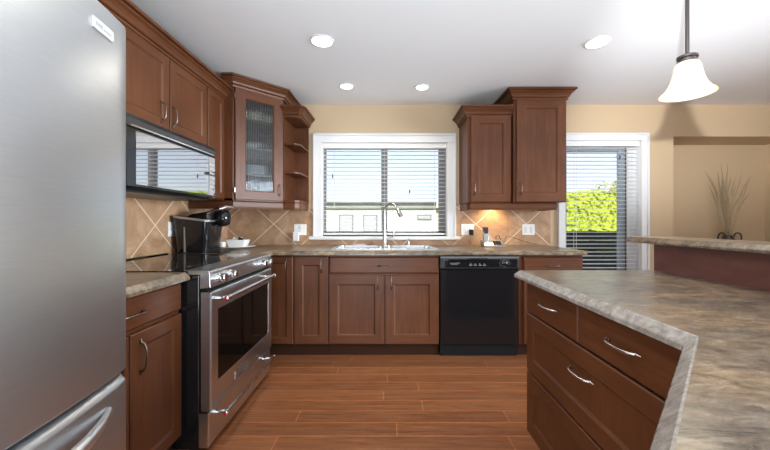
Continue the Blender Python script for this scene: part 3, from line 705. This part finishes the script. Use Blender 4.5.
# ------------------------------------------------------------------ sink, tap, soap pump
t = thing('double_sink', 'stainless steel double bowl sink set into the worktop under the window', 'sink', (-.035, 3.32, ct))
b = MB(); rz = ct+.007
bowls = [(SX0+.035, -.055, SY0+.035, SY1-.10), (-.015, SX1-.035, SY0+.035, SY1-.10)]
xs = [SX0, bowls[0][0], bowls[0][1], bowls[1][0], bowls[1][1], SX1]; ys = [SY0, SY0+.035, SY1-.10, SY1]
for i in range(5):
    for j in range(3):
        if j == 1 and i in (1, 3): continue
        b.box(xs[i], xs[i+1], ys[j], ys[j+1], ct+.0005, rz)
b.build('rim', SINK, t)
for x0, x1, ya, yb_ in bowls:
    def rr(x0, x1, ya, yb_, r, z):
        out = []
        for cx, cyy, s in ((x1-r, yb_-r, 0), (x0+r, yb_-r, 1), (x0+r, ya+r, 2), (x1-r, ya+r, 3)):
            for k_ in range(6): an = PI/2*s+PI/2*k_/5; out.append((cx+r*math.cos(an), cyy+r*math.sin(an), z))
        return out
    b = MB(); e = .0
    b.rings([rr(x0-.006, x1+.006, ya-.006, yb_+.006, .03, rz+.001), rr(x0, x1, ya, yb_, .05, rz), rr(x0+.006, x1-.006, ya+.006, yb_-.006, .05, ct-.15), rr(x0+.03, x1-.03, ya+.03, yb_-.03, .05, ct-.175), rr(x0+.1, x1-.1, ya+.1, yb_-.1, .05, ct-.18)], caps=False)
    cx, cyy = (x0+x1)/2, (ya+yb_)/2
    k0 = rr(x0+.1, x1-.1, ya+.1, yb_-.1, .05, ct-.18); b.add(k0, [tuple(range(len(k0)))])
    bo = b.build('bowl', SINK, t, smooth=40)
    MB().lathe((cx, cyy, ct-.1795), [(.04, 0), (.04, .002), (.03, .003), (.028, .001), (.001, .001)], 20).build('drain', CHROME, bo, smooth=40)
fx_, fy_ = -.036, 3.515
t = thing('kitchen_tap', 'brushed nickel pull-down kitchen tap with high arch', 'tap', (fx_, fy_, rz))
MB().lathe((fx_, fy_, rz), [(.030, 0), (.030, .006), (.024, .012), (.021, .03), (.019, .13), (.0175, .16)], 20).build('base', NICKEL, t, smooth=50)
pa = []; dx, dy = .80, -.60; zc = 1.265; rad = .083
pa += [(fx_, fy_, rz+.15), (fx_, fy_, 1.18), (fx_, fy_, zc)]
for i in range(1, 13):
    an = PI-PI*.86*i/12; q = rad+rad*math.cos(an); pa.append((fx_+dx*q, fy_+dy*q, zc+rad*math.sin(an)))
e = Vector(pa[-1]); dr_ = (e-Vector(pa[-2])).normalized()
MB().tube(pa, .0125, 14).build('spout', NICKEL, t, smooth=50)
MB().tube([e, e+dr_*.02, e+dr_*.05, e+dr_*.10], [.013, .018, .022, .0235], 14).build('spray_head', NICKEL, t, smooth=50)
b = MB(); b.tube([(fx_+.015, fy_, 1.0), (fx_+.045, fy_, 1.0), (fx_+.06, fy_, 1.0)], [.014, .014, .012], 12); b.tube([(fx_+.056, fy_, .995), (fx_+.085, fy_-.005, 1.005), (fx_+.10, fy_-.01, 1.02), (fx_+.098, fy_-.01, 1.075)], [.009, .008, .007, .005], 10)
b.build('lever', NICKEL, t, smooth=50)
t = thing('soap_pump', 'short chrome soap pump on the sink deck beside the tap', 'soap dispenser', (.215, 3.52, rz))
MB().lathe((.215, 3.52, rz), [(.018, 0), (.018, .005), (.011, .010), (.010, .035), (.006, .037), (.006, .055)], 16).build('collar', NICKEL, t, smooth=40)
MB().tube([(.215, 3.53, rz+.058), (.215, 3.50, rz+.062), (.215, 3.46, rz+.055)], [.008, .009, .006], 10).build('nozzle', NICKEL, t, smooth=40)
o = MB().lathe((-.30, 3.585, ct), [(.03, 0), (.05, .012), (.052, .014), (.047, .013), (.028, .004), (.001, .004)], 24, sx=1.4, sy=.7).build('rim_reflection_dish', CERAMIC, smooth=50, loc=(-.30, 3.585, ct))  # pale dish added in place of the sink's back rim reflection
tag(o, 'small white dish added as the rim reflection behind the left sink bowl', 'dish')

# ------------------------------------------------------------------ sockets
def plate(F, a, b_, w_, h_, label, kind, plug=None, name='wall_socket'):
    t = thing(name, label, 'socket' if kind != 'switch' else 'switch', F(a, b_, 0), 'white wall plates')
    MB().fbox(F, a-w_/2, a+w_/2, b_-h_/2, b_+h_/2, 0, .007, 0, .003).build('cover_plate', WHITEP, t)
    if kind == 'socket':
        for s in (-1, 1):
            MB().fbox(F, a-.018, a+.018, b_+s*.024-.015, b_+s*.024+.015, .0065, .010, 0, .002).build('outlet', WHITE, t)
    else:
        for s in ((-1, 1) if w_ > .1 else (0,)):
            MB().fbox(F, a+s*.03-.016, a+s*.03+.016, b_-.032, b_+.032, .0065, .011, 0, .003).build('rocker', WHITE, t)
    return t
yT = WALLY-.009
Fs = BF(yT); s_ = 336/yT
plate(Fs, (300.2-388)/s_, 1.17-(229.6-221)/s_, .132, .118, 'white double wall socket left of the sink window', 'socket')
a = MB().fbox(Fs, (296.6-388)/s_-.032, (296.6-388)/s_+.032, 1.17-(241-221)/s_, 1.17-(232-221)/s_, .0105, .04, 0, .006).build('plug_adapter', WHITEP, loc=Fs((296.6-388)/s_, 1.0, .03))
tag(a, 'white plug adapter hanging from the socket left of the window', 'adapter')
plate(Fs, (467.5-388)/s_, 1.17-(229.6-221)/s_, .135, .118, 'white double wall plate right of the window with black plug', 'switch')
a = MB().fbox(Fs, (470.8-388)/s_-.022, (470.8-388)/s_+.022, 1.17-(235-221)/s_, 1.17-(229.5-221)/s_, .0115, .045, 0, .006).build('power_plug', BLACKM, loc=Fs((470.8-388)/s_, 1.05, .03))
tag(a, 'black power plug in the wall plate right of the window', 'plug')
plate(Fs, (528.3-388)/s_, 1.17-(229.6-221)/s_, .135, .118, 'white double light switch beside the patio door', 'switch')
Fw = LF(WALLX+.009)
plate(Fw, 2.70, 1.105, .085, .118, 'white wall socket behind the black coffee maker', 'socket')
a = MB().fbox(Fw, 2.715, 2.75, 1.055, 1.09, .0105, .042, 0, .005).build('power_plug', BLACKM, loc=Fw(2.73, 1.07, .02))
tag(a, 'black power plug in the socket behind the coffee maker', 'plug')

# ------------------------------------------------------------------ coffee maker
kx, ky = -1.575, 2.80
t = thing('coffee_maker', 'black pod coffee maker on the corner of the worktop', 'coffee maker', (kx, ky, ct))
def rrect(cx, cyy, hx, hy, r, z, n=5):
    out = []
    for sx, sy, s in ((1, 1, 0), (-1, 1, 1), (-1, -1, 2), (1, -1, 3)):
        for k_ in range(n): an = PI/2*s+PI/2*k_/(n-1); out.append((cx+sx*(hx-r)+r*math.cos(an), cyy+sy*(hy-r)+r*math.sin(an), z))
    return out
def slope(ring, f): return [(x, y, f(x, y)) for x, y, z in ring]
b = MB(); b.rings([rrect(kx, ky, .125, .125, .05, ct), rrect(kx, ky, .135, .13, .05, ct+.10), slope(rrect(kx, ky, .150, .14, .05, 0), lambda x, y: ct+.285-.12*(x-kx)), slope(rrect(kx, ky, .140, .13, .05, 0), lambda x, y: ct+.292-.12*(x-kx))])
bo = b.build('housing', BLACKG, t, smooth=40)
MB().rings([slope(rrect(kx, ky, .151, .141, .05, 0), lambda x, y: ct+.270-.12*(x-kx)), slope(rrect(kx, ky, .153, .143, .05, 0), lambda x, y: ct+.287-.12*(x-kx))]).build('silver_band', SILV, t, smooth=40)
MB().rings([slope(rrect(kx+.03, ky, .125, .115, .05, 0), lambda x, y: ct+.283-.05*(x-kx)), slope(rrect(kx+.03, ky, .12, .11, .05, 0), lambda x, y: ct+.300+.16*(x-kx)), slope(rrect(kx+.05, ky, .09, .085, .04, 0), lambda x, y: ct+.318+.16*(x-kx))]).build('lid', BLACKG, t, smooth=40)
MB().lathe((kx+.20, ky, ct+.215), [(.03, 0), (.055, .02), (.062, .07), (.055, .115), (.03, .135)], 20).build('brew_head', BLACKG, t, smooth=50)
MB().box(kx+.11, kx+.225, ky-.085, ky+.085, ct, ct+.03).build('drip_tray', DARKG, t, bevel=.008)
pth = [(kx+.06, ky-.085, ct+.30), (kx+.13, ky-.09, ct+.325), (kx+.20, ky-.085, ct+.355), (kx+.255, ky-.07, ct+.372), (kx+.272, ky, ct+.376), (kx+.255, ky+.07, ct+.372), (kx+.20, ky+.085, ct+.355), (kx+.13, ky+.09, ct+.325), (kx+.06, ky+.085, ct+.30)]
MB().tube(pth, [.012, .014, .016, .016, .016, .016, .016, .014, .012], 10).build('handle', CHROME, t, smooth=50)
MB().fbox(Frame((kx, ky-.132, 0), (1, 0, 0), (0, -1, 0)), -.045, -.035, ct+.01, ct+.26, -.01, .004).build('edge_highlight', SILV, t)  # silver strip paints the highlight down the housing edge

# ------------------------------------------------------------------ plate with sugar dish
px, py_ = -1.452, 3.20
o = MB().lathe((px, py_, ct), [(.001, .002), (.10, 0), (.105, .002), (.185, .022), (.186, .026), (.175, .024), (.10, .008), (.001, .008)], 36).build('serving_plate', CERAMIC, smooth=50, loc=(px, py_, ct))
tag(o, 'round white plate on the corner worktop beside the coffee maker', 'plate')
z0 = ct+.008; bx = px+.025
b = MB(); b.rings([rrect(bx, py_, .07, .05, .015, z0), rrect(bx, py_, .095, .065, .015, z0+.075), rrect(bx, py_, .088, .058, .015, z0+.075), rrect(bx, py_, .065, .045, .015, z0+.012)])
tag(b.build('sugar_dish', CERAMIC, smooth=40, loc=(bx, py_, z0)), 'square white dish of packets standing on the white plate', 'dish')
o = MB().lathe((px-.085, py_-.075, z0+.002), [(.022, 0), (.026, .055), (.023, .055), (.019, .005), (.001, .005)], 18).build('small_cup', CERAMIC, smooth=50, loc=(px-.085, py_-.075, z0+.002))
tag(o, 'tiny white cup on the plate left of the sugar dish', 'cup')
for i, (dx_, dy_, rz_, m_, lb) in enumerate(((-.05, .0, .3, WHITEP, 'white sugar packet sticking up at left of the dish'), (-.025, .01, -.3, GOLD, 'brown packet between the white ones in the dish'),
                                    (.005, -.01, .1, BLACKM, 'black packet in the middle of the white dish'), (.04, .0, -.2, WHITEP, 'white packet lying at right of the dish'))):
    b = MB().box(-.022, .022, -.004, .004, 0, .075); Mx = Matrix.Translation((bx+dx_, py_+dy_, z0+.022)) @ Matrix.Rotation(rz_, 4, 'Z') @ Matrix.Rotation(.35*(-1)**i, 4, 'Y')
    b.v = [Mx @ v for v in b.v]
    tag(b.build('sugar_packet', m_, bevel=.002, loc=(bx+dx_, py_+dy_, z0+.022)), lb, 'packet', 'packets in the dish')

# ------------------------------------------------------------------ cordless phone
hx, hy = 1.06, 3.42
t = thing('cordless_phone', 'silver and black cordless phone on its answering base', 'phone', (hx, hy, ct))
b = MB(); Fp = BF(hy)
b.fprism(Fp, [(-.07, ct), (.07, ct), (.07, ct+.012), (.02, ct+.045), (-.07, ct+.07)], hx-.10, hx+.11); bs = b.build('phone_base', SILV, t, bevel=.004)
Ft = Frame((hx, hy-.02, ct), (1, 0, 0), (0, -1, 0))
for i in range(3):
    for q in range(3):
        MB().fbox(Ft, .027*i, .02+.027*i, .047-.011*q, .056-.011*q, -.01+.018*q, .004+.018*q).build('button', BLACKM, bs)
b = MB(); Mh = Matrix.Translation((hx-.06, hy+.0, ct+.025)) @ Matrix.Rotation(-.18, 4, 'X')
b.rings([rrect(0, 0, .026, .016, .012, 0), rrect(0, 0, .030, .018, .012, .05), rrect(0, 0, .026, .015, .012, .165), rrect(0, 0, .020, .010, .009, .172)]); b.v = [Mh @ v for v in b.v]
hs = b.build('handset', SILV, t, smooth=40)
b = MB().box(-.018, .018, -.021, -.014, .105, .16); b.v = [Mh @ v for v in b.v]; b.build('screen', BLACKG, hs)
b = MB().box(-.027, .027, -.017, .017, .125, .174); b.v = [Mh @ v for v in b.v]; b.build('earpiece', DARKG, hs, bevel=.005)
b = MB().box(-.02, .02, -.019, -.012, .02, .09); b.v = [Mh @ v for v in b.v]; b.build('keypad', mat('keypad_grey', (.30, .30, .30), .4), hs)
MB().tube([(hx+.11, hy, ct+.02), (hx+.16, hy+.05, ct+.10), (hx+.26, hy+.12, ct+.085), (hx+.40, hy+.16, ct+.04), (hx+.55, hy+.19, ct+.006)], .0022, 6).build('cord', BLACKM, t)
tr = MB().tube([(hx+.06, hy+.06, ct+.06), (hx+.06, hy+.07, ct+.10), (hx+.09, hy+.07, ct+.11), (hx+.11, hy+.06, ct+.06)], .004, 6).build('antenna_loop', BLACKM, t)

# ------------------------------------------------------------------ ceiling lights
dl = [((322, 41), 2.36, .084, 'large recessed ceiling light above the range side of the floor'), ((346.5, 86.5), 3.15, .07, 'small recessed ceiling light in front of the window, range side'),
      ((422, 87.5), 3.17, .07, 'small recessed ceiling light in front of the window, dishwasher side'), ((597, 43), 2.38, .084, 'recessed ceiling light nearest the hanging pendant lamp')]
for (ppx, ppy), Y, r, lb in dl:
    X = (ppx-388)/336*Y
    t = thing('recessed_light', lb, 'ceiling light', (X, Y, CEIL), 'recessed ceiling lights')
    MB().lathe((X, Y, CEIL-.006), [(r, .006), (r, .002), (r-.006, 0), (r-.014, 0), (r-.014, .006)], 32).build('trim_ring', WHITE, t, smooth=40)
    MB().lathe((X, Y, CEIL-.0085), [(r-.014, .002), (r-.018, 0), (.001, 0)], 32).build('lens', EMIT, t)
    light('downlight', 'SPOT', (X, Y, CEIL-.02), 34, (1, .90, .74), rot=(0, 0, 0), spot_size=2.4, spot_blend=.9, shadow_soft_size=.06)
for X, Y in ((-.45, 1.2), (1.4, .6), (-.3, -1.0), (1.6, -1.2), (3.6, -.6)):     # unseen extra downlights added to fill the room
    light('downlight', 'SPOT', (X, Y, CEIL-.02), 24, (1, .90, .74), rot=(0, 0, 0), spot_size=2.4, spot_blend=.9, shadow_soft_size=.06)

# pendant
pX, pY = 1.452, 1.63; zr, zt = 1.785, 1.940
t = thing('pendant_lamp', 'bronze pendant lamp with white bell glass shade over the bar', 'lamp', (pX, pY, CEIL))
MB().lathe((pX, pY, CEIL-.028), [(.001, 0), (.055, 0), (.062, .010), (.062, .028)], 28).build('canopy', BRONZE, t, smooth=40)
MB().tube([(pX, pY, CEIL-.02), (pX, pY, zt+.02)], .0085, 12).build('rod', BRONZE, t, smooth=60)
MB().lathe((pX, pY, zt-.012), [(.030, 0), (.042, .004), (.042, .014), (.034, .018), (.034, .026), (.042, .030), (.042, .040), (.020, .046), (.010, .056)], 24).build('socket_cap', BRONZE, t, smooth=30)
H = zt-zr
prof = [(.036, H), (.048, H*.97), (.056, H*.85), (.062, H*.66), (.070, H*.46), (.082, H*.27), (.098, H*.12), (.116, H*.02), (.118, 0), (.113, .002), (.095, H*.12-.003), (.078, H*.27-.003), (.066, H*.46), (.058, H*.66), (.052, H*.85), (.036, H*.95)]
MB().lathe((pX, pY, zr), [(a_*.93, b_) for a_, b_ in prof], 40, closed=True).build('shade', SHADE, t, smooth=60)
MB().lathe((pX, pY, zr+.045), [(.005, 0), (.022, .012), (.026, .03), (.018, .055), (.012, .08)], 18).build('bulb', BULB, t, smooth=60)
light('pendant_light', 'POINT', (pX, pY, zr+.02), 3, (1, .86, .62), shadow_soft_size=.03)

# ------------------------------------------------------------------ niche: dried grass in an iron-handled vase
vx, vy = (728-388)/336*3.86, 3.86; vz = NZ0
t = thing('grass_vase', 'vase of tall dried grasses with curled iron handles in the wall niche', 'vase', (vx, vy, vz))
MB().lathe((vx, vy, vz), [(.05, 0), (.075, .03), (.085, .10), (.06, .18), (.045, .21), (.05, .225), (.04, .222), (.035, .20), (.001, .20)], 24).build('pot', mat('brown_glaze', (.06, .035, .02), .3), t, smooth=50)
for s in (-1, 1):
    q = []
    for i in range(13):
        an = PI*1.15*i/12; q.append((vx+s*(.045+.045-.045*math.cos(an)*1.0), vy-.02, vz+.20+.055*math.sin(an)))
    MB().tube(q, .0075, 8).build('handle', mat('iron', (.025, .022, .022), .5), t, smooth=50)
for i in range(34):
    an = random.uniform(-.30, .34) if i % 3 else random.uniform(-.12, .15); hgt = random.uniform(.58, .93)*(1-.35*abs(an)); dp = random.uniform(-.10, .08); bx0 = an*.10+random.uniform(-.018, .018); bend = random.uniform(-.05, .05)
    p = []
    for k_ in range(7):
        q = k_/6; p.append((vx+bx0+bend*math.sin(q*3.5)+math.sin(an)*hgt*(q**1.35)*.95, vy+dp*q, vz+.19+hgt*q*math.cos(an*q)))
    MB().tube(p, [.0024, .0022, .0020, .0018, .0036, .0044, .001], 5).build('stem', STEMM, t)

# ------------------------------------------------------------------ outside
struct(MB().box(-30, 40, WALLY+.14, 60, FL-.40, FL-.25).build('ground_outside', LAWN))
struct(MB().box(DX0-1.5, DX1+3, WALLY+.14, 6.2, FL-.25, FL-.06).build('terrace_outside', DECK))
def leafy(mb, cx, cyy, cz, sx, sy, sz, n, size, boxy=True):
    for _ in range(n):
        if boxy:
            f = random.random(); p = Vector((random.uniform(-1, 1), random.uniform(-1, 1), random.uniform(-1, 1)))
            if f < .6: p.y = -1+random.uniform(-.06, .1)
            elif f < .85: p.z = 1+random.uniform(-.06, .02)
        else:
            p = Vector((random.gauss(0, 1), random.gauss(0, 1), random.gauss(0, 1))).normalized()*random.uniform(.55, 1)
        c = Vector((cx+p.x*sx, cyy+p.y*sy, cz+p.z*sz)); a_ = Vector((random.gauss(0,1), random.gauss(0,1), random.gauss(0,1))).normalized(); b_ = a_.orthogonal().normalized()
        s = size*random.uniform(.6, 1.3)
        mb.add([c-a_*s, c+b_*s*.55, c+a_*s, c-b_*s*.55], [(0, 1, 2, 3)])
hb = MB(); leafy(hb, 7.2, 8.6, .76, 5.4, .6, 1.12, 14000, .05)
hg = hb.build('hedge', LEAF, loc=(7.2, 8.6, FL-.25))
tag(hg, 'long clipped yellow-green hedge outside the patio door', 'hedge')
MB().box(1.9, 12.5, 8.05, 9.15, FL-.25, 1.86).build('hedge_core', mat('hedge_inner', (.40, .48, .03), .9), hg)
tb = MB()
for cx, cz, r in ((9.0, 2.35, .62), (9.5, 2.1, .6), (8.6, 2.0, .5), (9.7, 2.6, .45)): leafy(tb, cx, 14, cz, r, r, r*.8, 260, .07, False)
tr = thing('garden_tree', 'pale spring tree rising above the hedge', 'tree', (9.1, 14, FL-.25))
tb.build('crown', LEAF2, tr)
MB().tube([(9.1, 14, FL-.25), (9.12, 14, 1.2), (9.2, 14, 2.2)], [.12, .09, .05], 8).build('trunk', BARK, tr)
nb = thing('neighbour_house', 'low white house beyond the garden seen through the sink window', 'house', (-1, 16, FL-.25))
MB().box(-9, 2.0, 14.0, 18, FL-.25, 1.78).build('wall', SIDING, nb)
MB().box(2.0, 5.2, 14.5, 18, FL-.25, 1.70).build('side_wall', CREAM, nb)
MB().box(-9.4, 2.0, 13.9, 18.4, 1.78, 1.97).build('roof', ROOFG, nb); MB().box(-9.4, 2.0, 13.86, 13.9, 1.69, 1.80).build('gutter', ROOFL, nb)
MB().box(2.0, 5.5, 14.1, 18.4, 1.72, 1.95).build('side_roof', mat('pale_roof', (.6, .58, .52), .8), nb)
for x0 in (-2.05, -1.05, 1.2):
    w1 = MB().box(x0, x0+.62, 13.96, 14.02, .30 if x0 < 0 else 1.2, 1.45).build('window', mat('house_window_frame', (.16, .16, .15), .5), nb)
    MB().box(x0+.06, x0+.56, 13.94, 13.97, .36 if x0 < 0 else 1.26, 1.39).build('pane', mat('house_window_glass', (.38, .40, .41), .2), w1)

t = thing('dark_band_filler', 'low dark board fence added for the dark band outside the patio door', 'filler', (4.2, 6.9, FL-.25))  # boards added to supply the dark band below the hedge
DARK_BAND = mat('dark_band_tone', (.022, .032, .028), .7)
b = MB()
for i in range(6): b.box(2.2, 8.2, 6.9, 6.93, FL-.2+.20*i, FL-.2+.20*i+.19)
b.build('boards', DARK_BAND, t)
for x in (2.2, 4.2, 6.2, 8.1): MB().box(x, x+.09, 6.93, 7.02, FL-.25, .975).build('post', DARK_BAND, t)
